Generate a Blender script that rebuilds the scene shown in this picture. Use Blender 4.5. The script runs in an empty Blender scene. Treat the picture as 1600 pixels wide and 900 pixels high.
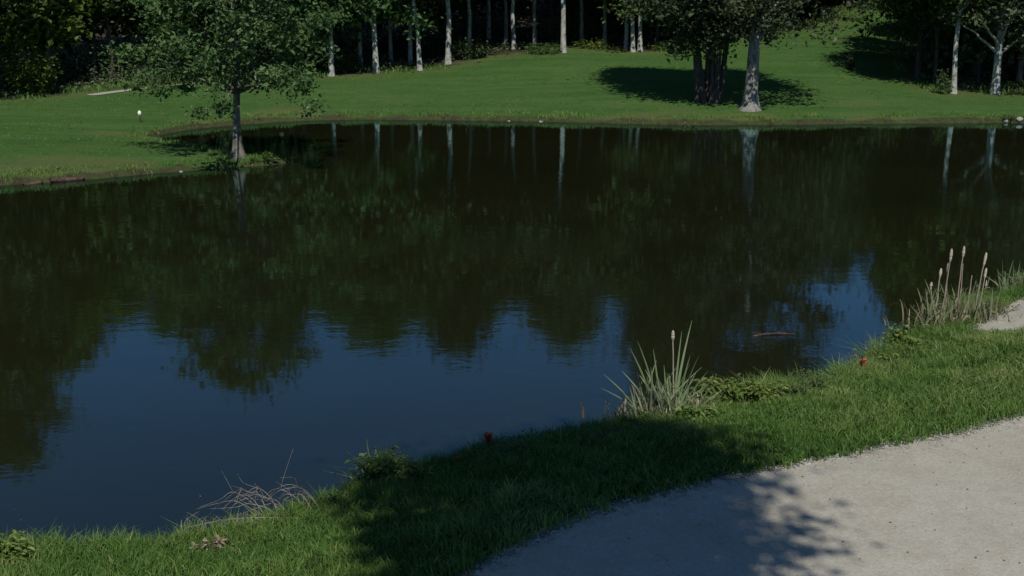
import bpy, math, random
import numpy as np
from mathutils import Vector

# ------------------------------------------------------------------ camera, sky, sun, exposure
SC = bpy.context.scene
COL = SC.collection
CAM_Z, FPX, PITCH = 7.2, 2000.0, math.atan(500.0 / 2000.0)      # photo pixels (1600 wide)
cam = bpy.data.cameras.new("camera")
cam.sensor_width = 36.0
cam.lens = 36.0 * FPX / 1600.0
cam.clip_end = 2000.0
cam_ob = bpy.data.objects.new("camera", cam)
COL.objects.link(cam_ob)
cam_ob.location = (0, 0, CAM_Z)
cam_ob.rotation_euler = (math.pi / 2 - PITCH, 0, 0)
SC.camera = cam_ob

SUN_EL, SH = math.radians(50), (-0.10, 1.0)                      # SH: the way shadows fall
world = bpy.data.worlds.new("World")
SC.world = world
world.use_nodes = True
nt = world.node_tree
bg = nt.nodes["Background"]
sky = nt.nodes.new("ShaderNodeTexSky")
sky.sky_type = 'NISHITA'
sky.sun_disc = False
sky.sun_elevation = SUN_EL
sky.sun_rotation = math.atan2(-SH[0], -SH[1])
sky.air_density = 0.7
sky.dust_density = 0.0
sky.ozone_density = 5.0
deep = nt.nodes.new("ShaderNodeMix"); deep.data_type = 'RGBA'; deep.blend_type = 'MULTIPLY'; deep.inputs[0].default_value = 1.0
deep.inputs[7].default_value = (0.90, 1.10, 1.13, 1)                # a deep blue, very clear sky
nt.links.new(sky.outputs[0], deep.inputs[6]); nt.links.new(deep.outputs[2], bg.inputs[0])
bg.inputs[1].default_value = 0.082
sun = bpy.data.lights.new("sun", 'SUN')
sun.energy = 4.7
sun.angle = math.radians(0.5)
sun.color = (1.0, 0.95, 0.86)
sun_ob = bpy.data.objects.new("sun", sun)
COL.objects.link(sun_ob)
_n = math.hypot(*SH)
sun_ob.rotation_euler = Vector((SH[0] / _n * math.cos(SUN_EL), SH[1] / _n * math.cos(SUN_EL), -math.sin(SUN_EL))).to_track_quat('-Z', 'Y').to_euler()
SC.view_settings.view_transform = 'Standard'
SC.view_settings.look = 'None'
SC.view_settings.gamma = 1.0
SC.view_settings.use_curve_mapping = False
SC.view_settings.exposure = -0.15
SC.cycles.max_bounces = 7
SC.cycles.diffuse_bounces = 4
SC.cycles.glossy_bounces = 3
SC.cycles.transmission_bounces = 2
SC.cycles.caustics_reflective = False
SC.cycles.caustics_refractive = False

RNG = np.random.default_rng(7)

# ------------------------------------------------------------------ small helpers
def sstep(a, b, x):
    t = np.clip((x - a) / (b - a), 0, 1)
    return t * t * (3 - 2 * t)

def vnoise(x, y, seed=0):
    x = np.asarray(x, float); y = np.asarray(y, float)
    xi = np.floor(x); yi = np.floor(y)
    fx = x - xi; fy = y - yi
    fx = fx * fx * (3 - 2 * fx); fy = fy * fy * (3 - 2 * fy)
    def h(a, b):
        v = np.sin(a * 127.1 + b * 311.7 + seed * 74.7) * 43758.5453
        return v - np.floor(v)
    return (h(xi, yi) * (1 - fx) + h(xi + 1, yi) * fx) * (1 - fy) + (h(xi, yi + 1) * (1 - fx) + h(xi + 1, yi + 1) * fx) * fy

def unproj(px, py, z=0.0):
    """world point at height z seen at photo pixel (px, py)"""
    u = (px - 800) / FPX; v = -(py - 450) / FPX
    dx = u; dy = math.cos(PITCH) + v * math.sin(PITCH); dz = -math.sin(PITCH) + v * math.cos(PITCH)
    t = (z - CAM_Z) / dz
    return (dx * t, dy * t)

def catmull(pts, n=6, closed=True):
    P = np.array(pts, float); m = len(P); out = []
    rng = range(m) if closed else range(m - 1)
    for i in rng:
        if closed:
            p0, p1, p2, p3 = P[i - 1], P[i], P[(i + 1) % m], P[(i + 2) % m]
        else:
            p0, p1, p2, p3 = P[max(i - 1, 0)], P[i], P[i + 1], P[min(i + 2, m - 1)]
        for k in range(n):
            t = k / n
            out.append(0.5 * ((2 * p1) + (-p0 + p2) * t + (2 * p0 - 5 * p1 + 4 * p2 - p3) * t * t + (-p0 + 3 * p1 - 3 * p2 + p3) * t ** 3))
    if not closed: out.append(P[-1])
    return np.array(out)

def sdist(poly, x, y, want_dist=True):
    """positive outside, negative inside"""
    x = np.asarray(x, float).ravel(); y = np.asarray(y, float).ravel()
    d2 = np.full(x.shape, 1e18); ins = np.zeros(x.shape, bool)
    m = len(poly)
    for i in range(m):
        ax, ay = poly[i]; bx, by = poly[(i + 1) % m]
        ex, ey = bx - ax, by - ay
        L = ex * ex + ey * ey + 1e-12
        if want_dist:
            t = np.clip(((x - ax) * ex + (y - ay) * ey) / L, 0, 1)
            d2 = np.minimum(d2, (x - ax - t * ex) ** 2 + (y - ay - t * ey) ** 2)
        c = (ay > y) != (by > y)
        if ay != by:
            ins ^= c & (x < (bx - ax) * (y - ay) / (by - ay) + ax)
    if not want_dist: return ins
    d = np.sqrt(d2)
    return np.where(ins, -d, d)

# ------------------------------------------------------------------ the lie of the land
far_px = [(-900, 345), (-400, 321), (-150, 301), (0, 290), (70, 286), (130, 281), (220, 273), (300, 267), (360, 262), (400, 260), (440, 256), (452, 253), (430, 250),
          (385, 246), (345, 239), (300, 232), (262, 224), (243, 217), (252, 211), (300, 202), (350, 197), (400, 193), (470, 189), (560, 187), (700, 188),
          (850, 190), (960, 193), (1070, 195), (1200, 195), (1400, 193), (1600, 192), (1800, 193), (2300, 211)]
near_px = [(2400, 330), (2000, 390), (1800, 415), (1690, 430), (1600, 458), (1540, 482), (1480, 500), (1435, 520), (1400, 546), (1360, 577), (1300, 600), (1200, 620), (1120, 640),
           (1050, 660), (960, 676), (900, 688), (830, 700), (760, 711), (700, 724), (640, 742), (560, 770), (500, 800), (420, 826), (330, 850),
           (250, 863), (130, 870), (0, 862), (-150, 868), (-500, 880), (-1000, 880)]
POND = catmull([unproj(*p) for p in far_px + near_px], 5)
SLX = [-0.6, -0.36, -0.14, 0.04, 0.27, 0.36, 0.42, 0.6]
SLV = [0.012, 0.020, 0.040, 0.078, 0.078, 0.050, 0.040, 0.040]

def height(x, y, sd=None, noise=True):
    x = np.asarray(x, float).ravel(); y = np.asarray(y, float).ravel()
    if sd is None: sd = sdist(POND, x, y)
    w = sstep(32, 38, y)
    j = w * ((vnoise(x * .55, y * .8, 8) - 0.5) * 0.28) + (vnoise(x * 1.7, y * 1.7, 3) - 0.5) * 0.22 + (vnoise(x * 5, y * 5, 4) - 0.5) * 0.12
    s = sd + j * sstep(0.0, 0.3, np.abs(sd) + 0.05)
    sl = np.interp(x / np.maximum(y, 20), SLX, SLV)
    far = np.interp(s, [0, 0.12, 0.4, 1.0, 2.0], [0, 0.11, 0.20, 0.26, 0.30]) + sl * np.clip(s - 1, 0, 60) + 0.01 * np.clip(s - 61, 0, 100)
    far += (vnoise(x / 9, y / 9, 5) - 0.5) * 0.35 * sstep(1, 9, s)
    near = np.interp(s, [0, 0.25, 0.9, 2.2, 4.0, 12], [0, 0.16, 0.36, 0.62, 0.80, 0.95]) + (vnoise(x * 0.9, y * 0.9, 6) - 0.5) * 0.07 * sstep(0.2, 1, s)
    w = sstep(32, 38, y)
    land = near * (1 - w) + far * w
    bed = np.interp(-s, [0, 0.3, 1.5, 5], [0, -0.22, -0.8, -1.5])
    return np.where(s > 0, land, bed)

def at(px, py, lo=8.0, hi=260.0):
    """point of the land seen at photo pixel (px, py)"""
    u = (px - 800) / FPX; v = -(py - 450) / FPX
    d = np.array([u, math.cos(PITCH) + v * math.sin(PITCH), -math.sin(PITCH) + v * math.cos(PITCH)])
    t = np.geomspace(lo, hi, 900)
    X, Y, Z = d[0] * t, d[1] * t, CAM_Z + d[2] * t
    g = np.maximum(height(X, Y), 0)
    k = np.argmax(Z < g)
    if k == 0: k = 899
    a = (Z[k - 1] - g[k - 1]); b = (Z[k] - g[k]); f = a / (a - b + 1e-9)
    tt = t[k - 1] + f * (t[k] - t[k - 1])
    x, y = d[0] * tt, d[1] * tt
    return Vector((x, y, float(height([x], [y])[0])))

def ground(x, y): return float(height([x], [y])[0])

path_px = [(560, 985), (640, 940), (730, 900), (780, 872), (830, 847), (880, 822), (930, 804), (1000, 783), (1100, 757), (1200, 737), (1330, 712), (1450, 688), (1600, 651), (1700, 620), (1760, 585), (1760, 545),
           (1690, 522), (1600, 519), (1555, 519), (1520, 517), (1530, 508), (1560, 490), (1600, 467), (1680, 440), (1850, 420), (2300, 400)]
_pp = [tuple(at(*p)[:2]) for p in path_px]
_pp = [tuple(p) for p in catmull(_pp, 5, closed=False)] + [(30, 30), (30, 2), (-6, 2), (-9, 8), (-6.5, 11.5)]
PATH = np.array(_pp)
edge_px = [(-700, 180), (-300, 166), (0, 157), (60, 153), (110, 149), (180, 140), (260, 132), (350, 125), (450, 123), (520, 120), (600, 116), (660, 111), (705, 104), (780, 89), (830, 83),
           (900, 76), (1000, 82), (1060, 75), (1150, 60), (1250, 42), (1290, 34), (1318, 22), (1340, 17), (1395, 15), (1412, 28), (1425, 60), (1432, 100), (1460, 143), (1560, 147), (1700, 150), (2400, 150)]
EDGE = [tuple(at(*p)[:2]) for p in edge_px]
EDGE = catmull(EDGE, 4, closed=False)
FOREST = np.array([tuple(p) for p in EDGE] + [(160, 60), (160, 250), (-160, 250), (-160, 60)])

# ------------------------------------------------------------------ meshes and materials
class MB:
    """collects quads/tris with one float attribute per face"""
    def __init__(s): s.v = []; s.q = []; s.t = []; s.qa = []; s.ta = []; s.n = 0
    def add(s, v, q=None, t=None, a=0.5):
        v = np.asarray(v, float).reshape(-1, 3)
        if q is not None and len(q):
            q = np.asarray(q, int).reshape(-1, 4); s.q.append(q + s.n); s.qa.append(np.broadcast_to(np.asarray(a, float), (len(q),)))
        if t is not None and len(t):
            t = np.asarray(t, int).reshape(-1, 3); s.t.append(t + s.n); s.ta.append(np.broadcast_to(np.asarray(a, float), (len(t),)))
        s.v.append(v); s.n += len(v)
    def tube(s, pts, rad, k=7, a=0.5, cap=True):
        P = np.array(pts, float); m = len(P)
        R = np.broadcast_to(np.asarray(rad, float), (m,))
        T = np.gradient(P, axis=0); T /= np.linalg.norm(T, axis=1)[:, None] + 1e-9
        ref = np.array([0.0, 1.0, 0.0]) if abs(T[0][1]) < 0.8 else np.array([1.0, 0, 0])
        A = np.cross(T, ref); A /= np.linalg.norm(A, axis=1)[:, None] + 1e-9
        B = np.cross(T, A)
        th = np.linspace(0, 2 * np.pi, k, endpoint=False)
        V = P[:, None] + R[:, None, None] * (np.cos(th)[None, :, None] * A[:, None] + np.sin(th)[None, :, None] * B[:, None])
        i = np.arange(m - 1)[:, None] * k; j = np.arange(k)[None]
        q = np.stack([i + j, i + (j + 1) % k, i + k + (j + 1) % k, i + k + j], -1).reshape(-1, 4)
        V = V.reshape(-1, 3); t = []
        if cap:
            V = np.vstack([V, P[-1] + T[-1] * R[-1] * 0.5]); c = m * k
            t = [(m * k - k + jj, m * k - k + (jj + 1) % k, c) for jj in range(k)]
        s.add(V, q, t, a)
    def leaves(s, C, L, W, a, up=0.45, droop=0.0):
        n = len(C); r = RNG
        nrm = r.normal(size=(n, 3)); nrm[:, 2] = np.abs(nrm[:, 2]) + up; nrm /= np.linalg.norm(nrm, axis=1)[:, None]
        d = r.normal(size=(n, 3)); d[:, 2] -= droop; d -= nrm * (d * nrm).sum(1)[:, None]; d /= np.linalg.norm(d, axis=1)[:, None] + 1e-9
        b = np.cross(nrm, d)
        L = np.broadcast_to(L, (n,))[:, None]; W = np.broadcast_to(W, (n,))[:, None]
        V = np.stack([C - d * L * .5, C + b * W * .5 + nrm * L * .08, C + d * L * .5 - nrm * L * .1, C - b * W * .5 + nrm * L * .08], 1).reshape(-1, 3)
        s.add(V, np.arange(4 * n).reshape(-1, 4), a=a)
    def blades(s, B, H, W, a, lean=0.35, bend=0.5, az=None):
        n = len(B); r = RNG
        az = r.uniform(0, 2 * np.pi, n) if az is None else az
        f = r.uniform(0, np.pi, n)
        ln = np.abs(r.normal(0, lean, n)); H = np.broadcast_to(H, (n,)); W = np.broadcast_to(W, (n,))
        dr = np.stack([np.cos(az), np.sin(az), 0 * az], 1); wd = np.stack([np.cos(f), np.sin(f), 0 * f], 1)
        m = B + dr * (H * ln * .45)[:, None]; m[:, 2] += H * .55
        t = B + dr * (H * ln * (1 + bend))[:, None]; t[:, 2] += H * (1 - .25 * np.minimum(ln, 1.5))
        w = (W * .5)[:, None] * wd
        V = np.stack([B - w, B + w, m + w * .8, m - w * .8, t], 1).reshape(-1, 3)
        k = np.arange(n) * 5
        s.add(V, np.stack([k, k + 1, k + 2, k + 3], 1), np.stack([k + 3, k + 2, k + 4], 1), a)
    def mesh(s, name, smooth=False):
        me = bpy.data.meshes.new(name)
        V = np.vstack(s.v)
        Q = np.vstack(s.q) if s.q else np.zeros((0, 4), int); T = np.vstack(s.t) if s.t else np.zeros((0, 3), int)
        me.vertices.add(len(V)); me.vertices.foreach_set("co", V.astype(np.float32).ravel())
        nl = Q.size + T.size
        me.loops.add(nl); me.loops.foreach_set("vertex_index", np.concatenate([Q.ravel(), T.ravel()]).astype(np.int32))
        me.polygons.add(len(Q) + len(T))
        st = np.concatenate([np.arange(len(Q)) * 4, Q.size + np.arange(len(T)) * 3]).astype(np.int32)
        me.polygons.foreach_set("loop_start", st)
        me.polygons.foreach_set("use_smooth", np.full(len(Q) + len(T), smooth))
        me.update(calc_edges=True)
        at_ = me.attributes.new("tone", 'FLOAT', 'FACE')
        at_.data.foreach_set("value", np.concatenate((s.qa or [np.zeros(0)]) + (s.ta or [])).astype(np.float32))
        return me

def link(name, me, mat, parent=None, smooth=None):
    if isinstance(me, MB): me = me.mesh(name, bool(smooth))
    o = bpy.data.objects.new(name, me); COL.objects.link(o)
    if mat is not None:
        if not me.materials: me.materials.append(mat)
        elif me.materials[0] != mat:
            o.material_slots[0].link = 'OBJECT'; o.material_slots[0].material = mat
    if parent: o.parent = parent
    return o

def tag(o, label=None, cat=None, group=None, kind=None):
    if label: o['label'] = label
    if cat: o['category'] = cat
    if group: o['group'] = group
    if kind: o['kind'] = kind
    return o

def empty(name, loc, rz=0.0):
    o = bpy.data.objects.new(name, None); COL.objects.link(o); o.location = loc; o.rotation_euler = (0, 0, rz); o.empty_display_size = 0.3
    return o

class N:
    def __init__(s, name):
        s.m = bpy.data.materials.new(name); s.m.use_nodes = True; s.t = s.m.node_tree
        s.p = s.t.nodes["Principled BSDF"]; s.o = s.t.nodes["Material Output"]
    def n(s, typ, **k):
        o = s.t.nodes.new(typ)
        for a, b in k.items():
            if a.startswith('i_'): o.inputs[a[2:].replace('_', ' ')].default_value = b
            else: setattr(o, a, b)
        return o
    def l(s, a, b): s.t.links.new(a, b)
    def pos(s, scale=(1, 1, 1)):
        g = s.n("ShaderNodeNewGeometry"); m = s.n("ShaderNodeMapping"); m.inputs['Scale'].default_value = scale
        s.l(g.outputs['Position'], m.inputs[0]); return m.outputs[0]
    def obj(s, scale=(1, 1, 1)):
        g = s.n("ShaderNodeTexCoord"); m = s.n("ShaderNodeMapping"); m.inputs['Scale'].default_value = scale
        s.l(g.outputs['Object'], m.inputs[0]); return m.outputs[0]
    def noise(s, vec, scale, detail=4, rough=.55):
        o = s.n("ShaderNodeTexNoise"); o.inputs['Scale'].default_value = scale; o.inputs['Detail'].default_value = detail; o.inputs['Roughness'].default_value = rough
        s.l(vec, o.inputs['Vector']); return o.outputs['Fac']
    def ramp(s, fac, stops):
        o = s.n("ShaderNodeValToRGB"); e = o.color_ramp.elements
        while len(e) < len(stops): e.new(0.5)
        for k, (p, c) in enumerate(stops):
            e[k].position = p; e[k].color = (*c, 1) if len(c) == 3 else c
        s.l(fac, o.inputs[0]); return o.outputs[0]
    def mix(s, fac, a, b, mode='MIX'):
        o = s.n("ShaderNodeMix", data_type='RGBA', blend_type=mode)
        for sock, v in ((o.inputs[0], fac), (o.inputs[6], a), (o.inputs[7], b)):
            if hasattr(v, 'links') or hasattr(v, 'is_linked'): s.l(v, sock)
            else: sock.default_value = v if not isinstance(v, tuple) else (*v, 1)
        return o.outputs[2]
    def math(s, op, a, b=0.0):
        o = s.n("ShaderNodeMath", operation=op)
        for sock, v in ((o.inputs[0], a), (o.inputs[1], b)):
            if hasattr(v, 'is_linked'): s.l(v, sock)
            else: sock.default_value = v
        return o.outputs[0]
    def attr(s, name):
        o = s.n("ShaderNodeAttribute", attribute_name=name); return o.outputs['Fac']
    def bump(s, h, strength, dist):
        o = s.n("ShaderNodeBump"); o.inputs['Strength'].default_value = strength; o.inputs['Distance'].default_value = dist
        s.l(h, o.inputs['Height']); s.l(o.outputs[0], s.p.inputs['Normal']); return o.outputs[0]
    def base(s, c): s.l(c, s.p.inputs['Base Color'])

def leaf_mat(name, c0, c1, c2, trans=0.35, rough=0.55):
    m = N(name)
    c = m.ramp(m.attr("tone"), [(0.0, c0), (0.5, c1), (1.0, c2)])
    oi = m.n("ShaderNodeObjectInfo")
    hs = m.n("ShaderNodeHueSaturation")
    m.l(m.math('ADD', m.math('MULTIPLY', oi.outputs['Random'], 0.04), 0.48), hs.inputs['Hue'])
    m.l(m.math('ADD', m.math('MULTIPLY', oi.outputs['Random'], 0.3), 0.85), hs.inputs['Value'])
    m.l(c, hs.inputs['Color'])
    m.base(hs.outputs[0]); m.p.inputs['Roughness'].default_value = rough; m.p.inputs['Specular IOR Level'].default_value = 0.25
    tr = m.n("ShaderNodeBsdfTranslucent"); m.l(m.mix(1.0, hs.outputs[0], (1.0, 1.0, 0.45), 'MULTIPLY'), tr.inputs[0])
    mx = m.n("ShaderNodeMixShader"); mx.inputs[0].default_value = trans
    m.l(m.p.outputs[0], mx.inputs[1]); m.l(tr.outputs[0], mx.inputs[2]); m.l(mx.outputs[0], m.o.inputs[0])
    return m.m

M = {}
M['leaf_green'] = leaf_mat("leaf_green", (0.034, 0.064, 0.022), (0.076, 0.128, 0.044), (0.15, 0.21, 0.08))
M['leaf_grey'] = leaf_mat("leaf_grey_green", (0.04, 0.06, 0.028), (0.08, 0.108, 0.052), (0.13, 0.165, 0.085))
M['leaf_yellow'] = leaf_mat("leaf_yellow_green", (0.045, 0.07, 0.014), (0.10, 0.15, 0.028), (0.18, 0.23, 0.05))
M['leaf_spit'] = leaf_mat("leaf_sage", (0.034, 0.066, 0.022), (0.08, 0.138, 0.044), (0.16, 0.23, 0.09))
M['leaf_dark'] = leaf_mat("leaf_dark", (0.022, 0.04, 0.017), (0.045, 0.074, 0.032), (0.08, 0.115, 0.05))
M['leaf_weed'] = leaf_mat("leaf_weed", (0.07, 0.13, 0.025), (0.13, 0.20, 0.04), (0.24, 0.30, 0.09))
M['leaf_weedy'] = leaf_mat("leaf_low_weed", (0.045, 0.09, 0.02), (0.095, 0.15, 0.045), (0.24, 0.25, 0.13))
M['blade'] = leaf_mat("grass_blade", (0.046, 0.098, 0.018), (0.10, 0.178, 0.034), (0.27, 0.29, 0.11), 0.25, 0.6)
M['reed'] = leaf_mat("reed_leaf", (0.07, 0.11, 0.05), (0.16, 0.20, 0.10), (0.33, 0.33, 0.20), 0.2)
M['dry'] = leaf_mat("dry_leaf", (0.11, 0.08, 0.05), (0.22, 0.17, 0.11), (0.42, 0.37, 0.28), 0.1)
M['red'] = leaf_mat("red_petal", (0.30, 0.02, 0.015), (0.42, 0.035, 0.02), (0.5, 0.09, 0.04), 0.2)
M['coral'] = leaf_mat("coral_petal", (0.42, 0.10, 0.07), (0.55, 0.14, 0.10), (0.62, 0.22, 0.16), 0.2)

def bark(name, dark, light, patch=0.5, sc=(3, 3, 0.9), bumpd=0.03):
    m = N(name); v = m.obj(sc)
    f = m.noise(v, 2.2, 6, .65); c = m.ramp(f, [(max(0, patch - .12), dark), (patch + .1, light)])
    f2 = m.noise(m.obj((14, 14, 2.5)), 2.0, 3)
    c = m.mix(m.math('MULTIPLY', f2, 0.5), c, dark)
    m.base(c); m.p.inputs['Roughness'].default_value = .9; m.bump(f2, .7, bumpd); return m.m
M['bark_pale'] = bark("bark_pale", (0.05, 0.05, 0.045), (0.46, 0.46, 0.42), 0.42, (2.5, 2.5, 2.2))
M['bark_grey'] = bark("bark_grey", (0.03, 0.029, 0.025), (0.30, 0.285, 0.245), 0.43)
M['bark_spit'] = bark("bark_brown_grey", (0.03, 0.028, 0.023), (0.21, 0.195, 0.16), 0.47)
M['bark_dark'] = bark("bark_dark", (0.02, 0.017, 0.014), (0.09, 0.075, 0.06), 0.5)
M['driftwood'] = bark("driftwood", (0.09, 0.075, 0.06), (0.33, 0.29, 0.24), 0.45)
M['rotwood'] = bark("wet_wood", (0.02, 0.012, 0.008), (0.13, 0.075, 0.05), 0.5)

m = N("stone"); f = m.noise(m.obj(), 6, 5, .7); m.base(m.ramp(f, [(.3, (0.15, 0.14, 0.12)), (.7, (0.38, 0.36, 0.32))])); m.p.inputs['Roughness'].default_value = .9; m.bump(f, .6, .02); M['stone'] = m.m
m = N("white_paint"); f = m.noise(m.obj(), 20, 3); m.base(m.ramp(f, [(.3, (0.6, 0.6, 0.56)), (.6, (0.8, 0.8, 0.78))])); M['white'] = m.m
m = N("dark_metal"); f = m.noise(m.obj(), 20, 3); m.base(m.ramp(f, [(.3, (0.02, 0.025, 0.02)), (.7, (0.05, 0.05, 0.045))])); M['post'] = m.m

# ground: mown lawn, bank soil, rough grass soil, leaf litter
m = N("ground_cover")
v = m.pos()
f = m.noise(v, 0.18, 5, .6); f2 = m.noise(m.pos((0.12, 0.9, 1)), 1.0, 4, .6); f3 = m.noise(v, 9, 4, .7); f4 = m.noise(v, 45, 2, .7)
lawn = m.mix(m.math('MULTIPLY', f3, .6), m.ramp(f, [(.3, (0.032, 0.092, 0.020)), (.55, (0.045, 0.114, 0.024)), (.75, (0.068, 0.120, 0.027))]), (0.03, 0.074, 0.016))
lawn = m.mix(m.ramp(f2, [(.42, (0, 0, 0)), (.68, (.55, .55, .55))]), lawn, (0.085, 0.145, 0.045))
sp = m.ramp(m.noise(m.pos((.5, 1.6, 1)), 2.4, 6, .8), [(.42, (0, 0, 0)), (.72, (.7, .7, .7))])
lawn = m.mix(sp, lawn, (0.078, 0.125, 0.034))
tuft = m.ramp(m.noise(m.pos((1, 1, 1)), 1.6, 6, .85), [(.5, (0, 0, 0)), (.7, (.6, .6, .6))])
lawn = m.mix(tuft, lawn, (0.022, 0.055, 0.013))
lawn = m.mix(m.math('MULTIPLY', m.attr("worn"), .6), lawn, (0.125, 0.115, 0.05))
soil = m.ramp(m.noise(v, 3.5, 6, .75), [(.30, (0.018, 0.017, 0.009)), (.46, (0.05, 0.042, 0.024)), (.55, (0.04, 0.062, 0.018)), (.68, (0.075, 0.065, 0.036)), (.84, (0.2, 0.17, 0.12))])
litter = m.ramp(m.noise(v, 5, 5, .8), [(.35, (0.025, 0.021, 0.014)), (.6, (0.07, 0.055, 0.038)), (.8, (0.16, 0.135, 0.10))])
rough = m.ramp(m.noise(v, 7, 5, .7), [(.3, (0.014, 0.022, 0.008)), (.7, (0.045, 0.07, 0.018))])
c = m.mix(m.attr("nearside"), lawn, rough)
c = m.mix(m.attr("gravelly"), c, m.ramp(f4, [(.3, (0.18, 0.17, 0.13)), (.7, (0.36, 0.345, 0.29))]))
c = m.mix(m.attr("litter"), c, litter)
c = m.mix(m.attr("soil"), c, soil)
m.base(c); m.p.inputs['Roughness'].default_value = 1.0; m.p.inputs['Specular IOR Level'].default_value = 0.1
m.bump(m.math('ADD', f3, m.math('MULTIPLY', f4, .5)), .9, .06)
M['ground'] = m.m

m = N("gravel"); v = m.pos()
vo = m.n("ShaderNodeTexVoronoi"); vo.inputs['Scale'].default_value = 38; m.l(v, vo.inputs['Vector'])
vo2 = m.n("ShaderNodeTexVoronoi"); vo2.inputs['Scale'].default_value = 9; m.l(v, vo2.inputs['Vector'])
f = m.noise(v, .55, 4, .6); f2 = m.noise(v, 22, 4, .8); f3 = m.noise(v, 3.2, 5, .7)
c = m.ramp(f, [(.3, (0.285, 0.26, 0.205)), (.55, (0.355, 0.34, 0.29)), (.75, (0.375, 0.35, 0.28))])
c = m.mix(.45, c, m.ramp(f2, [(.3, (0.19, 0.18, 0.15)), (.7, (0.50, 0.48, 0.41))]))
c = m.mix(m.math('MULTIPLY', m.ramp(f3, [(.46, (0, 0, 0)), (.66, (1, 1, 1))]), .45), c, (0.27, 0.24, 0.185))
c = m.mix(m.ramp(vo2.outputs['Distance'], [(0.035, (.6, .6, .6)), (.06, (0, 0, 0))]), c, (0.12, 0.11, 0.09))
m.base(c); m.p.inputs['Roughness'].default_value = .95; m.p.inputs['Specular IOR Level'].default_value = 0.2
m.bump(m.math('ADD', m.math('MULTIPLY', vo.outputs['Distance'], -1.0), f2), .35, .012); M['gravel'] = m.m

m = N("pond_water"); v = m.pos((1, 1, 1))
body = m.n("ShaderNodeBsdfDiffuse"); m.l(m.ramp(m.noise(v, .12, 3), [(.3, (0.0085, 0.0095, 0.0038)), (.7, (0.012, 0.013, 0.005))]), body.inputs[0])
f1 = m.noise(m.pos((1.0, 1.6, 1)), 1.3, 3, .5); f2 = m.noise(m.pos((1.0, 1.3, 1)), 6.0, 2, .5)
patch = m.ramp(m.noise(m.pos((.6, 1.4, 1)), .10, 4), [(.42, (.2, .2, .2)), (.62, (1, 1, 1))])
h = m.math('MULTIPLY', m.math('ADD', f1, m.math('MULTIPLY', f2, .25)), patch)
nb = m.bump(h, .35, .015)
gl = m.n("ShaderNodeBsdfGlossy"); gl.inputs[0].default_value = (0.60, 0.92, 1.0, 1); gl.inputs['Roughness'].default_value = 0.03; m.l(nb, gl.inputs['Normal'])
fz = m.n("ShaderNodeFresnel"); fz.inputs[0].default_value = 1.62; m.l(nb, fz.inputs['Normal'])
mx = m.n("ShaderNodeMixShader"); m.l(fz.outputs[0], mx.inputs[0]); m.l(body.outputs[0], mx.inputs[1]); m.l(gl.outputs[0], mx.inputs[2]); m.l(mx.outputs[0], m.o.inputs[0])
M['water'] = m.m

# ------------------------------------------------------------------ ground sheet
def stretch(lo, hi, step): return list(np.arange(lo, hi, step))
ys = stretch(-60, 8, 4) + stretch(8, 12, .4) + stretch(12, 32, .13) + stretch(32, 42, .4) + stretch(42, 63, .13) + stretch(63, 115, .5) + stretch(115, 400, 6) + [500, 700, 1000]
us = list(-1 - np.geomspace(.05, 8, 26)[::-1]) + list(np.linspace(-1, 1, 330)) + list(1 + np.geomspace(.05, 8, 26))
ys = np.array(ys); us = np.array(us)
U, Y = np.meshgrid(us, ys)
X = U * (0.45 * np.clip(Y, 14, 400) + 2.5)
x, y = X.ravel(), Y.ravel()
sd = sdist(POND, x, y); z = height(x, y, sd)
pd = sdist(PATH, x, y)
z = z - 0.10 * sstep(-0.12, -0.4, pd)
fd = sdist(FOREST, x, y)
nr, nc = Y.shape
i = np.arange(nr - 1)[:, None] * nc; j = np.arange(nc - 1)[None]
q = np.stack([i + j, i + j + 1, i + nc + j + 1, i + nc + j], -1).reshape(-1, 4)
g = MB(); g.add(np.stack([x, y, z], 1), q)
me = g.mesh("ground", True)
far = sstep(32, 38, y)
att = {
    'gravelly': sstep(.22, .04, pd),
    'nearside': 1 - far,
    'litter': sstep(-0.3, -1.3, fd + (vnoise(x * .8, y * .8, 9) - .5) * 1.6),
    'soil': np.clip(sstep(0.55, 0.25, sd + (vnoise(x * 1.3, y * 1.3, 11) - .5) * .45) * far + (sd < -0.1), 0, 1),
    'worn': sstep(.45, .8, vnoise(x * .35, y * .6, 12)) * sstep(6, 1.2, sd) * far * .8 + .5 * sstep(2.2, .2, fd) * far,
}
for k, a in att.items():
    at_ = me.attributes.new(k, 'FLOAT', 'POINT'); at_.data.foreach_set("value", a.astype(np.float32))
tag(link("ground", me, M['ground']), kind='structure')

w = MB(); w.add([(-90, 10, 0), (90, 10, 0), (90, 90, 0), (-90, 90, 0)], [(0, 1, 2, 3)])
tag(link("water", w, M['water']), kind='structure')

# gravel path: a sheet lying on the ground, ragged edge
def sheet(name, mat, test, x0, x1, y0, y1, st, lift):
    gx = np.arange(x0, x1, st); gy = np.arange(y0, y1, st)
    XX, YY = np.meshgrid(gx, gy); xx, yy = XX.ravel(), YY.ravel()
    ins = test(xx, yy).reshape(XX.shape)
    cell = ins[:-1, :-1] & ins[1:, :-1] & ins[:-1, 1:] & ins[1:, 1:]
    r, c_ = np.nonzero(cell); n = len(gx)
    q = np.stack([r * n + c_, r * n + c_ + 1, (r + 1) * n + c_ + 1, (r + 1) * n + c_], 1)
    used, inv = np.unique(q.ravel(), return_inverse=True)
    xx, yy = xx[used], yy[used]
    s = MB(); s.add(np.stack([xx, yy, height(xx, yy) + lift], 1), inv.reshape(-1, 4))
    return tag(link(name, s, mat, smooth=True), kind='structure')
def in_path(xx, yy):
    d = sdist(PATH, xx, yy)
    return d + (vnoise(xx * 5, yy * 5, 21) - .5) * .14 + (vnoise(xx * 14, yy * 14, 22) - .5) * .06 < 0
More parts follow.
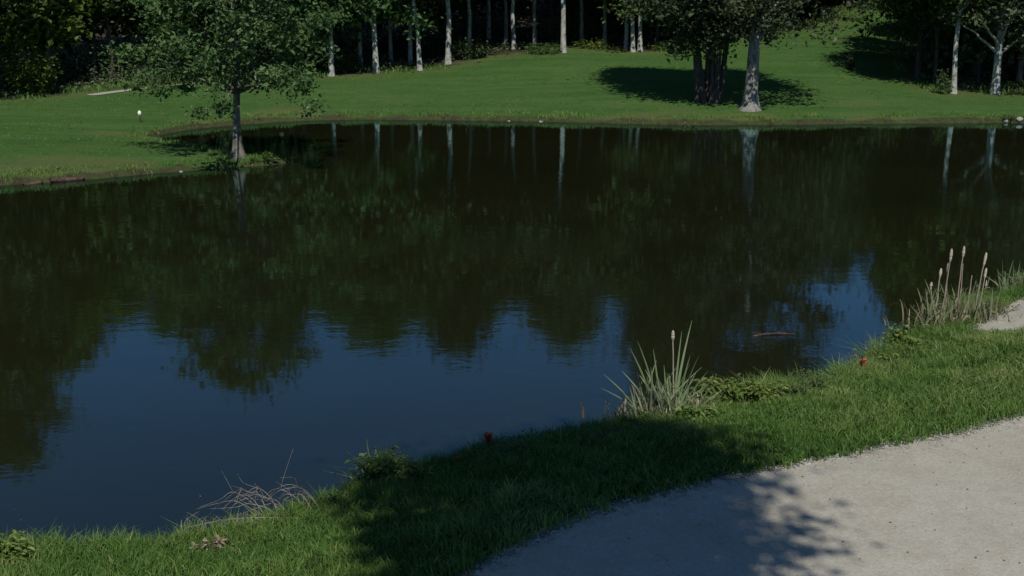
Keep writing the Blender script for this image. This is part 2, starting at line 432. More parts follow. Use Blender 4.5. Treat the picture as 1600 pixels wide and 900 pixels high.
sheet("gravel_path", M['gravel'], in_path, -9, 18, 9.5, 31, .07, .012)

# pale sandy track along the foot of the left wood
TR = catmull([tuple(at(*p)[:2]) for p in [(150, 148), (180, 144), (250, 136), (310, 130), (345, 128)]], 6, closed=False)
def in_track(xx, yy):
    d = np.full(xx.shape, 9.0)
    for a, b in zip(TR[:-1], TR[1:]):
        e = b - a; t = np.clip(((xx - a[0]) * e[0] + (yy - a[1]) * e[1]) / (e @ e), 0, 1)
        d = np.minimum(d, np.hypot(xx - a[0] - t * e[0], yy - a[1] - t * e[1]))
    return d < .12 + .38 * sstep(.3, .75, vnoise(xx * .5, yy * .5, 31))
sheet("sand_track", M['gravel'], in_track, TR[:, 0].min() - 1, TR[:, 0].max() + 1, TR[:, 1].min() - 1, TR[:, 1].max() + 1, .09, .03)

# ------------------------------------------------------------------ near bank grass (stuff)
def scatter(n, x0, x1, y0, y1):
    return RNG.uniform(x0, x1, n), RNG.uniform(y0, y1, n)
xx, yy = scatter(1100000, -9.5, 17, 11.5, 32)
ok = (np.abs(xx) < .43 * yy + 1.2)
xx, yy = xx[ok], yy[ok]
s_ = sdist(POND, xx, yy); ok = (s_ > -0.03) & (s_ < 9); xx, yy, s_ = xx[ok], yy[ok], s_[ok]
p_ = sdist(PATH, xx, yy) + (vnoise(xx * 6, yy * 6, 40) - .5) * .25; ok = p_ > -0.03
xx, yy, s_, p_ = xx[ok], yy[ok], s_[ok], p_[ok]
cl = vnoise(xx * 3.2, yy * 3.2, 41); cl2 = vnoise(xx * .8, yy * .8, 42); cl3 = vnoise(xx * 11, yy * 11, 43)
keep = RNG.random(len(xx)) < (.5 + .5 * cl3) * np.clip(.35 + p_ * 2.0, 0, 1)
xx, yy, s_, p_, cl, cl2, cl3 = [a[keep] for a in (xx, yy, s_, p_, cl, cl2, cl3)]
H = (0.06 + .075 * cl + .05 * cl3 + .10 * sstep(1.3, .1, s_) * (.4 + cl2)) * RNG.uniform(.6, 1.35, len(xx))
wide = vnoise(xx * .33 + 7, yy * .5, 44); tuft = sstep(.62, .86, vnoise(xx * 2.1, yy * 2.1, 45)) * sstep(.35, .7, wide)
H *= 1 + .9 * tuft + .5 * sstep(.8, .1, s_) * vnoise(xx * 4, yy * 4, 46)
tone = np.clip(.02 + .42 * cl2 + .25 * wide + .2 * cl + RNG.normal(0, .15, len(xx)) + .45 * (RNG.random(len(xx)) < .05 + .08 * sstep(.55, .85, wide)), 0, 1)
gr = MB()
gr.blades(np.stack([xx, yy, height(xx, yy) - .01], 1), H, RNG.uniform(.009, .019, len(xx)), tone, .5, .5)
tag(link("bank_grass", gr, M['blade']), 'rough green grass covering the near bank between the pond and the gravel path', 'grass', kind='stuff')
print("blades", len(xx))

# grass fringe on the far shore and in the lawn edge below the wood
xx, yy = scatter(420000, -34, 34, 39, 64)
ok = np.abs(xx) < .43 * yy + 2; xx, yy = xx[ok], yy[ok]
s_ = sdist(POND, xx, yy); ok = (s_ > np.where(RNG.random(len(s_)) < .8, .3, .02)) & (s_ < .9 + .5 * vnoise(xx * .7, yy * .7, 51)); xx, yy, s_ = xx[ok], yy[ok], s_[ok]
k = vnoise(xx * 1.1, yy * 1.1, 50); ok = (RNG.random(len(xx)) < sstep(.25, .8, k) * .9 + .1); xx, yy, s_, k = xx[ok], yy[ok], s_[ok], k[ok]
fr = MB()
fr.blades(np.stack([xx, yy, height(xx, yy) - .01], 1), RNG.uniform(.06, .2, len(xx)) * (.4 + k), .025, np.clip(.3 + .3 * k + RNG.normal(0, .18, len(xx)), 0, 1), .5)
tag(link("shore_grass", fr, M['blade']), 'tufts of uncut grass fringing the far shore of the pond', 'grass', kind='stuff')

xx, yy = scatter(260000, -44, 50, 41, 108)
ok = np.abs(xx) < .43 * yy + 2; xx, yy = xx[ok], yy[ok]
k = vnoise(xx * .45, yy * .9, 55) * .6 + vnoise(xx * 1.6, yy * 2.2, 56) * .4; ok = RNG.random(len(xx)) < sstep(.35, .75, k); xx, yy, k = xx[ok], yy[ok], k[ok]
s_ = sdist(POND, xx, yy); f_ = sdist(FOREST, xx, yy); ok = (s_ > .5) & (f_ > -.5); xx, yy, k = xx[ok], yy[ok], k[ok]
lt = MB(); lt.blades(np.stack([xx, yy, height(xx, yy) - .01], 1), RNG.uniform(.03, .08, len(xx)), .035, np.clip(.15 + .4 * k + RNG.normal(0, .15, len(xx)), 0, 1), .7)
tag(link("lawn_grass", lt, M['blade']), 'short uneven grass of the mown far lawn', 'grass', kind='stuff')

def edge_strip(n, off0, off1):
    seg = np.linalg.norm(np.diff(EDGE, axis=0), axis=1); cs = np.concatenate([[0], np.cumsum(seg)])
    t = RNG.uniform(0, cs[-1], n); xs = np.interp(t, cs, EDGE[:, 0]); yz = np.interp(t, cs, EDGE[:, 1])
    return xs + RNG.normal(0, .4, n), yz + RNG.uniform(off0, off1, n)
xx, yy = edge_strip(26000, -.6, 4)
k = vnoise(xx * .7, yy * .7, 60); ok = (RNG.random(len(xx)) < sstep(.4, .8, k)) & (np.abs(xx) < .43 * yy + 3); xx, yy, k = xx[ok], yy[ok], k[ok]
ed = MB(); ed.blades(np.stack([xx, yy, height(xx, yy) - .01], 1), RNG.uniform(.12, .4, len(xx)), .05, np.clip(.2 + .3 * k + RNG.normal(0, .2, len(xx)), 0, 1), .6)
tag(link("woodland_edge_grass", ed, M['blade']), 'rough tufts of grass and weeds where the lawn meets the wood', 'grass', kind='stuff')

# ------------------------------------------------------------------ trees
def tree_meshes(seed, H, cb, R, tr, nclump, lpc, leaf, sig=.45, stems=1, lean=0.0, top=.35, flare=1.7, low=0.0, splay=.35, nlimb=26, xoff=0.0, fatlow=0.75, rpow=.45, uneven=.36):
    """trunk with limbs, and a crown of leaf clumps, origin at the base"""
    global RNG
    keep_rng = RNG; RNG = np.random.default_rng(seed); r = RNG
    tb = MB(); cr = MB(); axes = []
    for s in range(stems):
        a = s * 2.4 + r.uniform(0, .6) if stems > 1 else 0
        fx = -1 + 2 * ((s * 5) % stems) / max(stems - 1, 1)
        b0 = np.array([fx * tr * 3.0, r.uniform(-1, 1) * tr, 0]) if stems > 1 else np.zeros(3)
        hh = np.linspace(0, 1, 16); zz = hh * H * (.93 if s == 0 else .8)
        wob = np.stack([np.interp(hh, np.linspace(0, 1, 6), np.concatenate([[0], r.normal(0, .02 * H, 5) * np.linspace(.2, 1, 5)])),
                        np.interp(hh, np.linspace(0, 1, 6), np.concatenate([[0], r.normal(0, .02 * H, 5) * np.linspace(.2, 1, 5)]))], 1)
        out = (np.array([fx * splay * .35, r.uniform(-.04, .04)]) if stems > 1 else np.array([lean, 0]))
        P = np.stack([b0[0] + wob[:, 0] + out[0] * zz + xoff * hh, b0[1] + wob[:, 1] + out[1] * zz, zz - .15 * (hh == 0)], 1)
        rr = tr * (1 if s == 0 else .8) * (1 - hh) ** .75 + .015
        fz = np.concatenate([[-.15, .05, .18, .4, .8], zz[1:]]); order = np.argsort(fz, kind='stable'); fz = fz[order]
        PP = np.stack([np.interp(fz, P[:, 2], P[:, 0]), np.interp(fz, P[:, 2], P[:, 1]), fz], 1)
        RR = np.interp(fz, zz, rr) * (1 + (flare - 1) * np.exp(-np.maximum(fz, 0) / .35))
        tb.tube(PP, RR, 10); axes.append((P, rr))
    # clump centres
    t = r.random(nclump) ** fatlow
    prof = np.where(t < top, .55 + .45 * np.sin(t / top * np.pi / 2), np.sqrt(np.maximum(0, 1 - ((t - top) / (1 - top)) ** 2)) * .97 + .06)
    az = r.uniform(0, 2 * np.pi, nclump); rad = R * prof * (r.random(nclump) ** rpow) * (1 - uneven / 2 + uneven * vnoise(az * 1.4 + 50, t * 4, seed))
    cz = cb + t * (H - cb) - low * (rad / R) ** 2 * r.random(nclump) * (1 - t)
    P0 = axes[0][0]
    C = np.stack([np.interp(cz, P0[:, 2], P0[:, 0]) + rad * np.cos(az), np.interp(cz, P0[:, 2], P0[:, 1]) + rad * np.sin(az), cz], 1)
    # limbs to some of the clumps
    idx = r.permutation(nclump)[:nlimb]
    for i in idx:
        P, rr = axes[r.integers(len(axes))]
        e = C[i]; st_z = max(cb * .75, e[2] - (np.hypot(e[0], e[1]) * r.uniform(.35, .8)) - .2)
        st_z = min(st_z, H * .85)
        b = np.array([np.interp(st_z, P[:, 2], P[:, 0]), np.interp(st_z, P[:, 2], P[:, 1]), st_z])
        r0 = min(np.interp(st_z, P[:, 2], rr) * .5, .03 + .022 * np.linalg.norm(e - b))
        mid = b * .5 + e * .5 + np.array([*r.normal(0, .15, 2), .12 * np.linalg.norm(e - b)])
        u = np.linspace(0, 1, 7)[:, None]
        Q = (1 - u) ** 2 * b + 2 * u * (1 - u) * mid + u ** 2 * e; Q[1:-1] += r.normal(0, .05, (5, 3))
        tb.tube(Q, np.linspace(r0, .012, 7), 5)
    n = nclump * lpc
    ci = np.repeat(np.arange(nclump), lpc); sg = sig * r.uniform(.6, 1.4, nclump)
    L = C[ci] + r.normal(size=(n, 3)) * sg[ci][:, None] * np.array([1, 1, .62])
    tone = np.clip(r.uniform(.15, .75, nclump)[ci] + r.normal(0, .14, n), 0, 1)
    sz = leaf * np.clip(np.exp(r.normal(-.08, .38, n)), .4, 2.0); cr.leaves(L, sz, sz * r.uniform(.5, .75, n), tone)
    RNG = keep_rng
    return tb, cr

def tree(loc, tmesh, cmesh, bmat, lmat, label, cat='tree', name='tree', rz=0, sc=1.0, group=None):
    e = empty(name, loc, rz); e.scale = (sc, sc, sc)
    t = link('trunk', tmesh, M[bmat], e); c = link('crown', cmesh, M[lmat], e)
    return tag(e, label, cat, group)

# the young oak on the grassy spit
tb, cr = tree_meshes(11, 8.4, 3.2, 3.7, .145, 165, 135, .16, .30, lean=.01, top=.25, low=2.6, nlimb=44, rpow=.6, uneven=.75, flare=2.1, fatlow=1.1)
tree(at(372, 246), tb.mesh('trunk', True), cr.mesh('crown'), 'bark_spit', 'leaf_spit', 'tree with low leafy boughs standing alone on the grassy spit at the water', name='spreading_tree')
# thick pale trunk and the dark many-stemmed tree beside it
tb, cr = tree_meshes(12, 14.5, 3.9, 4.3, .32, 270, 115, .21, .5, top=.3, low=3.0, nlimb=60, flare=1.9, xoff=.2)
tree(at(1172, 171), tb.mesh('trunk', True), cr.mesh('crown'), 'bark_grey', 'leaf_grey', 'large tree with a thick pale grey flared trunk on the far lawn', name='broad_tree')
tb, cr = tree_meshes(13, 15.0, 2.6, 2.75, .17, 280, 120, .21, .5, stems=6, top=.35, low=.8, nlimb=60, flare=1.2, splay=.32)
tree(at(1108, 160), tb.mesh('trunk', True), cr.mesh('crown'), 'bark_dark', 'leaf_dark', 'dark tree with several close black stems beside the thick pale trunk', name='multi_stem_tree')

# woodland kinds, shared meshes
KIND = []
for k, (H_, cb, R_, tr_, nl) in enumerate([(12.6, 3.1, 2.9, .13, 26), (11.8, 3.6, 2.7, .12, 22), (13.0, 2.5, 3.1, .15, 30), (12.2, 4.6, 2.6, .12, 22), (11.4, 2.0, 3.0, .14, 30)]):
    a, b = tree_meshes(100 + k, H_, cb, R_, tr_, 130, 85, .28, .5, top=.3 if k in (1, 3) else .12, low=1.2 if k in (1, 3) else 2.6, nlimb=nl, flare=1.5, fatlow=.75 if k in (1, 3) else 1.0)
    KIND.append((a.mesh('trunk', True), b.mesh('crown')))
TALL = tree_meshes(131, 19, 3.4, 4.2, .22, 230, 95, .28, .6, top=.3, low=2.4, nlimb=40)
TALL = (TALL[0].mesh('trunk', True), TALL[1].mesh('crown'))
TALL2 = tree_meshes(132, 16.5, 3.3, 4.6, .24, 260, 105, .26, .55, top=.25, low=2.4, nlimb=50, flare=1.6)
TALL2 = (TALL2[0].mesh('trunk', True), TALL2[1].mesh('crown'))

front = [  # px, py of the foot, kind, bark, leaf, scale, label
    (-60, 158, 'T', 'bark_dark', 'leaf_green', 1.00, 'tall tree cut by the left picture edge at the border of the wood'),
    (22, 141, 2, 'bark_dark', 'leaf_yellow', 1.25, 'yellowish tree at the far left of the wood, boughs hanging low'),
    (82, 126, 3, 'bark_grey', 'leaf_green', 1.32, 'tall dark tree with a dim grey trunk left of the black hollow'),
    (150, 126, 1, 'bark_dark', 'leaf_yellow', 1.12, 'bright yellow green tree over the left side of the black hollow'),
    (178, 127, 1, 'bark_dark', 'leaf_dark', 1.00, 'dark slim trunk barely seen inside the black hollow'),
    (262, 122, 0, 'bark_dark', 'leaf_green', 1.12, 'small green tree at the right rim of the black hollow'),
    (308, 117, 1, 'bark_pale', 'leaf_green', 1.18, 'slim pale trunk left of the tree on the spit'),
    (345, 116, 3, 'bark_pale', 'leaf_green', 1.18, 'pale trunk just behind the tree on the spit, to its left'),
    (430, 118, 2, 'bark_dark', 'leaf_grey', 1.13, 'leafy tree behind the tree on the spit, to its right'),
    (472, 119, 4, 'bark_dark', 'leaf_green', 1.13, 'bushy green tree just left of the first bright white trunk'),
    (518, 119, 1, 'bark_pale', 'leaf_green', 1.13, 'straight white trunk standing right at the lawn, leftmost of the bright ones'),
    (563, 108, 3, 'bark_pale', 'leaf_green', 1.07, 'thin mottled trunk set back between two brighter white trunks'),
    (588, 114, 0, 'bark_pale', 'leaf_green', 1.19, 'grey mottled trunk with a widened foot at the lawn edge'),
    (641, 100, 1, 'bark_pale', 'leaf_green', 1.07, 'broken looking pale trunk just behind the slanting white one'),
    (656, 110, 3, 'bark_pale', 'leaf_green', 1.07, 'slanting white trunk at the lawn edge with yellow leaves beside it'),
    (700, 100, 3, 'bark_pale', 'leaf_dark', 1.27, 'tall white trunk running up out of the picture at the wood corner'),
    (764, 66, 1, 'bark_pale', 'leaf_dark', 1.13, 'dim pale trunk deep in the wood right of the tall white one'),
    (803, 77, 3, 'bark_pale', 'leaf_dark', 1.08, 'short bright stretch of white trunk amid dark bushes'),
    (880, 82, 3, 'bark_pale', 'leaf_grey', 1.25, 'clean straight pale trunk, the brightest on the middle wood edge'),
    (909, 66, 1, 'bark_grey', 'leaf_grey', 1.13, 'slightly curved grey trunk right of the clean straight one'),
    (978, 76, 1, 'bark_pale', 'leaf_green', 1.02, 'left trunk of the tight trio of white trunks'),
    (989, 81, 3, 'bark_pale', 'leaf_green', 1.02, 'middle trunk of the tight trio, widest at its foot'),
    (1000, 80, 0, 'bark_pale', 'leaf_green', 1.02, 'right trunk of the tight trio of white trunks'),
    (1026, 68, 1, 'bark_dark', 'leaf_dark', 1.07, 'dim brownish trunk in the dark right of the white trio'),
    (1060, 70, 2, 'bark_dark', 'leaf_dark', 1.00, 'dark tree at the wood edge left behind the many stemmed tree'),
    (1150, 56, 4, 'bark_dark', 'leaf_dark', 1.00, 'dark background tree seen between the two big lawn trees'),
    (1215, 42, 2, 'bark_dark', 'leaf_grey', 1.20, 'background tree behind the crown of the thick trunked tree'),
    (1268, 32, 4, 'bark_dark', 'leaf_dark', 1.20, 'background tree at the left side of the open fairway'),
    (1325, 13, 2, 'bark_dark', 'leaf_dark', 1.15, 'dark tree closing the top of the open fairway'),
    (1380, 10, 4, 'bark_dark', 'leaf_green', 1.15, 'tree at the top right of the open fairway'),
    (1432, 122, 'U', 'bark_dark', 'leaf_dark', 0.66, 'tree with a black trunk in deep shade right of the fairway'),
    (1447, 96, 2, 'bark_dark', 'leaf_dark', 1.00, 'dark tree behind the black trunk at the right of the fairway'),
    (1490, 146, 3, 'bark_pale', 'leaf_yellow', 1.05, 'slim white trunk with a sapling at its foot on the right'),
    (1554, 147, 'U', 'bark_pale', 'leaf_grey', 0.85, 'stout white trunk at the right, widest of the right hand pale trunks'),
    (398, 116, 3, 'bark_pale', 'leaf_green', 1.0, 'pale trunk seen just right of the spit tree under its boughs'),
    (452, 108, 1, 'bark_pale', 'leaf_grey', 1.0, 'thin pale trunk half hidden behind the right boughs of the spit tree'),
    (612, 103, 3, 'bark_grey', 'leaf_grey', 1.0, 'dim grey trunk midway between the widened foot trunk and the broken looking one'),
    (733, 82, 3, 'bark_pale', 'leaf_grey', 1.05, 'thin pale trunk close on the right of the tall white one'),
    (791, 72, 1, 'bark_grey', 'leaf_grey', 1.05, 'faint grey trunk close on the left of the short bright one'),
    (836, 74, 3, 'bark_grey', 'leaf_grey', 1.05, 'faint grey trunk between the short bright one and the clean straight one'),
    (945, 70, 3, 'bark_grey', 'leaf_grey', 1.05, 'dim grey trunk between the curved grey one and the white trio'),
    (1184, 50, 3, 'bark_pale', 'leaf_grey', 1.1, 'pale background trunk close behind the thick grey trunk, mostly hidden by its crown'),
    (1240, 38, 3, 'bark_pale', 'leaf_grey', 1.1, 'pale background trunk hidden in the right side of the broad crown'),
    (1525, 128, 4, 'bark_dark', 'leaf_grey', 1.0, 'leafy dark stemmed tree between the two white trunks on the right'),
    (1592, 128, 2, 'bark_grey', 'leaf_green', 1.0, 'leafy tree at the right picture edge behind the stout white trunk'),
    (1460, 128, 1, 'bark_dark', 'leaf_yellow', 1.0, 'bright leaved dark stemmed tree left of the slim white trunk'),
    (1640, 140, 'U', 'bark_grey', 'leaf_green', 0.85, 'tree just beyond the right picture edge, boughs reaching in'),
]
GRP = 'trees along the edge of the wood'
taken = []
for n, (px, py, k, bm, lm, sc, lab) in enumerate(front):
    p = at(px, py); taken.append((p.x, p.y))
    tm, cm = TALL if k == 'T' else TALL2 if k == 'U' else KIND[k]
    e = tree(p - Vector((0, 0, .03)), tm, cm, bm, lm, lab, name='woodland_tree', rz=(n * 1.7) % 6.28, sc=sc, group=GRP)
    if px == 656: e.rotation_euler = (0, -.06, 0)

# second row, in shade
rr_ = np.random.default_rng(5)
sec = 0
cand = 0
while cand < 9000 and sec < 46:
    cand += 1
    x_, y_ = rr_.uniform(-36, 44), rr_.uniform(60, 120)
    if abs(x_) > .46 * y_ + 1: continue
    d = float(sdist(FOREST, [x_], [y_])[0])
    if d > -2.2 or d < -10: continue
    if min(math.hypot(x_ - a, y_ - b) for a, b in taken) < 3.0: continue
    taken.append((x_, y_)); sec += 1
    k = int(rr_.integers(5))
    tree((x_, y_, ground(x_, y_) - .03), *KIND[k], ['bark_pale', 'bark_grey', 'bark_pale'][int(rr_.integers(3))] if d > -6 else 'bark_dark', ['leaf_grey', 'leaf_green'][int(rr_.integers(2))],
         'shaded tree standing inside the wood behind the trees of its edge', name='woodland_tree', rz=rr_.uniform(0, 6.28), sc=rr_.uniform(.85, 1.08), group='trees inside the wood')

# the deep wood: one mass
mass = MB(); mt = MB(); cnt = 0; cand = 0; spots = []
R2 = np.random.default_rng(8); keep_rng = RNG; RNG = R2
while cand < 30000 and cnt < 150:
    cand += 1
    x_, y_ = R2.uniform(-75, 85), R2.uniform(60, 145)
    d = float(sdist(FOREST, [x_], [y_])[0])
    inview = abs(x_) < .46 * y_ + 1
    if (d > -9.5 if inview else d > -1) or d < -30: continue
    if spots and min(math.hypot(x_ - a, y_ - b) for a, b in spots) < 4.2: continue
    spots.append((x_, y_)); cnt += 1
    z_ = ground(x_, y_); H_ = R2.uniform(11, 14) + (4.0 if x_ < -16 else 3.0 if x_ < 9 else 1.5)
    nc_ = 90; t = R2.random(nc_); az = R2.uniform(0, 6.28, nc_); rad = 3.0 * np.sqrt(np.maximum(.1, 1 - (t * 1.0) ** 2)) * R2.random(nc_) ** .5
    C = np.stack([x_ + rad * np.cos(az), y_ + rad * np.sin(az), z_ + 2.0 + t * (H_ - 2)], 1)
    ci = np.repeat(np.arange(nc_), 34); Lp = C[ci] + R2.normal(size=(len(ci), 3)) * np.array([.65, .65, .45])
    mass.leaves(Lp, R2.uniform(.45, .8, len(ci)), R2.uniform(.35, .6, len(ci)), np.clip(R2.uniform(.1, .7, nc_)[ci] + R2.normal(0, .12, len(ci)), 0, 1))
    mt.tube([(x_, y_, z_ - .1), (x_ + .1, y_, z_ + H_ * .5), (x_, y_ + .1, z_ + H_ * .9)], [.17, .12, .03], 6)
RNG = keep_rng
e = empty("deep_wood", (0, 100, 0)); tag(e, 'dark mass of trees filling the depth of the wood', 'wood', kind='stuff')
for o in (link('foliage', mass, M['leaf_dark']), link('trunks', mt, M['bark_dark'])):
    o.parent = e; o.location = (0, -100, 0); o['kind'] = 'stuff'

# undergrowth inside the wood
xx, yy = RNG.uniform(-45, 52, 60000), RNG.uniform(60, 125, 60000)
ok = np.abs(xx) < .46 * yy + 3; xx, yy = xx[ok], yy[ok]
d = sdist(FOREST, xx, yy); k = vnoise(xx * .35, yy * .35, 71)
ok = (d < -1.8) & (d > -14) & (k > .40); xx, yy, k, d = xx[ok], yy[ok], k[ok], d[ok]
un = MB()
hz = (k - .40) * 7 * sstep(-2, -9, d) + .25
rep = 7; ci = np.repeat(np.arange(len(xx)), rep)
P = np.stack([xx[ci] + RNG.normal(0, .25, len(ci)), yy[ci] + RNG.normal(0, .25, len(ci)), height(xx, yy)[ci] + RNG.random(len(ci)) * hz[ci]], 1)
un.leaves(P, RNG.uniform(.12, .26, len(ci)), RNG.uniform(.08, .18, len(ci)), np.clip(k[ci] + RNG.normal(0, .2, len(ci)), 0, 1))
tag(link('undergrowth', un, M['leaf_grey']), 'low dark undergrowth on the floor of the wood', 'undergrowth', kind='stuff')

# the tree off to the side of the camera whose shade falls on the near bank
tb, cr = tree_meshes(14, 20.2, 11.8, 2.5, .3, 225, 170, .17, .40, top=.45, nlimb=70, flare=1.7)
tree((2.8, .9, ground(2.8, .9)), tb.mesh('trunk', True), cr.mesh('crown'), 'bark_grey', 'leaf_green', 'tall tree beside the viewer shading the near bank, itself out of the picture', name='shade_tree')

# ------------------------------------------------------------------ plants of the banks
def leafy(name, px, py, h, spread, nstem, leaf, mat, label, cat='plant', stem='leaf_weed', seed=0, low=.15, lean=(0, 0), group=None, aspect=.5, per=9, off=(0, 0)):
    r = np.random.default_rng(seed + 900)
    p = at(px, py); e = empty(name, p + Vector((off[0], off[1], -.02)))
    st = MB(); lf = MB()
    for s in range(nstem):
        a = r.uniform(0, 6.28); d = spread * r.random() ** .6
        b = np.array([math.cos(a) * d * .5, math.sin(a) * d * .3, 0]); tip = np.array([math.cos(a) * d + lean[0] * h, math.sin(a) * d * .7 + lean[1] * h, h * r.uniform(.5, 1.0) * (1 - .3 * (d / max(spread, .01)) ** 2)])
        u = np.linspace(0, 1, 6)[:, None]; mid = b * .6 + tip * .4; mid[2] = tip[2] * .7
        Q = (1 - u) ** 2 * b + 2 * u * (1 - u) * mid + u ** 2 * tip
        st.tube(Q, np.linspace(.008, .003, 6), 4)
        t = r.uniform(low, 1, per); C = np.stack([np.interp(t, u[:, 0], Q[:, i]) for i in range(3)], 1) + r.normal(0, leaf * .5, (per, 3)) * np.array([1, 1, .6])
        az = np.arctan2(C[:, 1], C[:, 0]) + r.normal(0, .8, per)
        for c, a2 in zip(C, az):      # pointed leaf, six corners
            L = leaf * r.uniform(.7, 1.3); W = L * aspect * r.uniform(.8, 1.2); dn = r.uniform(-.5, .35)
            f = np.array([math.cos(a2), math.sin(a2), dn]); f /= np.linalg.norm(f); sdv = np.array([-math.sin(a2), math.cos(a2), r.normal(0, .3)])
            nn = np.cross(f, sdv)
            V = [c, c + f * L * .35 + sdv * W * .5 + nn * L * .08, c + f * L * .7 + sdv * W * .35, c + f * L - nn * L * .12, c + f * L * .7 - sdv * W * .35, c + f * L * .35 - sdv * W * .5 + nn * L * .08]
            lf.add(V, [(0, 1, 2, 3), (0, 3, 4, 5)], a=float(np.clip(r.normal(.55, .25), 0, 1)))
    link('stems', st, M[stem], e); link('leaves', lf, M[mat], e)
    return tag(e, label, cat, group)

leafy('leafy_weed', 640, 752, .38, .4, 30, .085, 'leaf_weed', 'lower yellow green weeds on the right flank of the bright leafy mound', seed=40)
leafy('leafy_weed', 1235, 622, .35, .3, 20, .075, 'leaf_grey', 'pale low weeds between the spreading weed and the lone small one', seed=41)
leafy('leafy_weed', 1380, 574, .4, .25, 18, .075, 'leaf_weed', 'light weeds at the waterline right of the coral flower', seed=42)
leafy('leafy_weed', 600, 756, .62, .42, 46, .10, 'leaf_weed', 'bright yellow green leafy mound on the near bank left of the shadow', seed=1)
leafy('leafy_weed', 552, 770, .42, .12, 7, .06, 'leaf_grey', 'thin upright grey green weed left of the bright leafy mound', seed=2)
leafy('leafy_weed', 505, 800, .26, .3, 18, .055, 'leaf_grey', 'low pale weeds at the near waterline right of the dead twigs', seed=3)
leafy('leafy_weed', 1114, 640, .75, .28, 26, .12, 'leaf_weed', 'broad leaved weed right of the bigger reed clump', seed=4, stem='dry')
leafy('leafy_weed', 1152, 634, .62, .22, 20, .11, 'leaf_weed', 'upright light weed beside the broad leaved one at the waterline', seed=5)
leafy('leafy_weed', 1092, 656, .3, .45, 34, .09, 'leaf_weed', 'low yellow green leaves at the foot of the bigger reed clump', seed=6)
leafy('leafy_weed', 1195, 628, .45, .4, 34, .09, 'leaf_weed', 'low spreading weed on the waterline left of the sunlit grass', seed=7)
leafy('leafy_weed', 1270, 614, .42, .25, 16, .07, 'leaf_grey', 'small pale weed alone on the waterline left of the coral flower', seed=8)
leafy('leafy_weed', 1408, 556, .7, .36, 44, .10, 'leaf_weed', 'yellow leaved weed where the bank turns below the tall cattails', seed=9)
leafy('leafy_weed', 1440, 520, .3, .45, 24, .075, 'leaf_grey', 'grey green weeds left of the tall cattails', seed=10)
leafy('leafy_weed', 1555, 492, .35, .5, 34, .075, 'leaf_grey', 'brownish green weeds on the slope right of the tall cattails', seed=11, stem='dry')
leafy('leafy_weed', 8, 878, .38, .3, 34, .09, 'leaf_weed', 'yellow green bush in the lower left corner at the water', seed=12)
leafy('leafy_weed', 75, 872, .16, .2, 12, .05, 'leaf_green', 'small dark weed right of the lower left corner bush', seed=13)
leafy('leafy_weed', 268, 868, .32, .07, 4, .045, 'leaf_grey', 'single thin seed stalk rising from the lower left grass', seed=14)
leafy('dead_fern', 330, 862, .2, .22, 12, .09, 'dry', 'rust brown dead leaves in the grass at the lower left bank', seed=15, stem='dry')
leafy('leafy_weed', 925, 690, .22, .3, 18, .05, 'leaf_grey', 'sparse grey weed at the waterline left of the bigger reed clump', seed=16)
leafy('leafy_weed', 800, 708, .2, .3, 20, .045, 'leaf_grey', 'pale seeding weed right of the red flower', seed=17)
leafy('leafy_weed', 365, 838, .26, .35, 22, .055, 'leaf_grey', 'pale leafy weeds among the dead twigs at the water', seed=18)
leafy('shore_plant', 415, 254, .62, .2, 10, .11, 'leaf_yellow', 'bright leafy water plant on the tip of the spit', seed=19)
leafy('shore_plant', 398, 255, .3, .16, 7, .09, 'leaf_green', 'darker leafy plant between the spit tree and the bright water plant', seed=20)
leafy('shore_plant', 1078, 198, .75, .3, 16, .13, 'leaf_green', 'green tuft on the far shore below the many stemmed tree', seed=21)
leafy('shore_plant', 1092, 198, .5, .2, 8, .11, 'leaf_yellow', 'pale yellow tuft just right of the green one on the far shore', seed=22)
leafy('sapling', 1474, 147, 1.6, .5, 22, .15, 'leaf_grey', 'pale leafy sapling left of the slim white trunk on the right', cat='sapling', seed=23)
leafy('bush', 1330, 109, 1.3, .2, 40, .13, 'leaf_dark', 'small upright dark bush on the fairway at the tip of the shade', cat='bush', seed=24, stem='bark_dark', low=0)
leafy('shore_plant', 1575, 190, .45, .25, 10, .1, 'leaf_dark', 'dark weed on the far shore near the right picture edge', seed=25)
leafy('bush', 48, 148, 3.2, 1.7, 110, .24, 'leaf_yellow', 'large yellowish bush under the tree at the far left of the wood', cat='bush', seed=43, low=0, per=14)
leafy('bush', 545, 112, 1.5, 1.0, 60, .2, 'leaf_grey', 'greyish bush between the two brightest white trunks left of centre', cat='bush', seed=44, low=0)
leafy('bush', 735, 92, 1.6, 1.3, 70, .2, 'leaf_grey', 'dim bush at the wood edge right of the tall white trunk', cat='bush', seed=45, low=0)
leafy('bush', 850, 84, .8, 1.4, 60, .16, 'leaf_green', 'low green bush left of the clean straight trunk', cat='bush', seed=26, low=0)
leafy('bush', 925, 76, .7, 1.3, 50, .16, 'leaf_weed', 'low light green bush right of the clean straight trunk', cat='bush', seed=27, low=0)
leafy('bush', 1040, 78, .6, 1.5, 50, .16, 'leaf_green', 'low green bush right of the tight trio of white trunks', cat='bush', seed=28, low=0)
leafy('bush', 280, 126, .8, 1.3, 60, .16, 'leaf_yellow', 'low yellow green bush under the wood left of the spit tree', cat='bush', seed=29, low=0)
leafy('bush', 8, 146, 1.6, .9, 60, .18, 'leaf_grey', 'grey leaved bush at the left picture edge under the wood', cat='bush', seed=30, low=0)
leafy('bush', 1590, 138, .6, 1.2, 40, .16, 'leaf_green', 'low green bush right of the stout white trunk', cat='bush', seed=31, low=0)

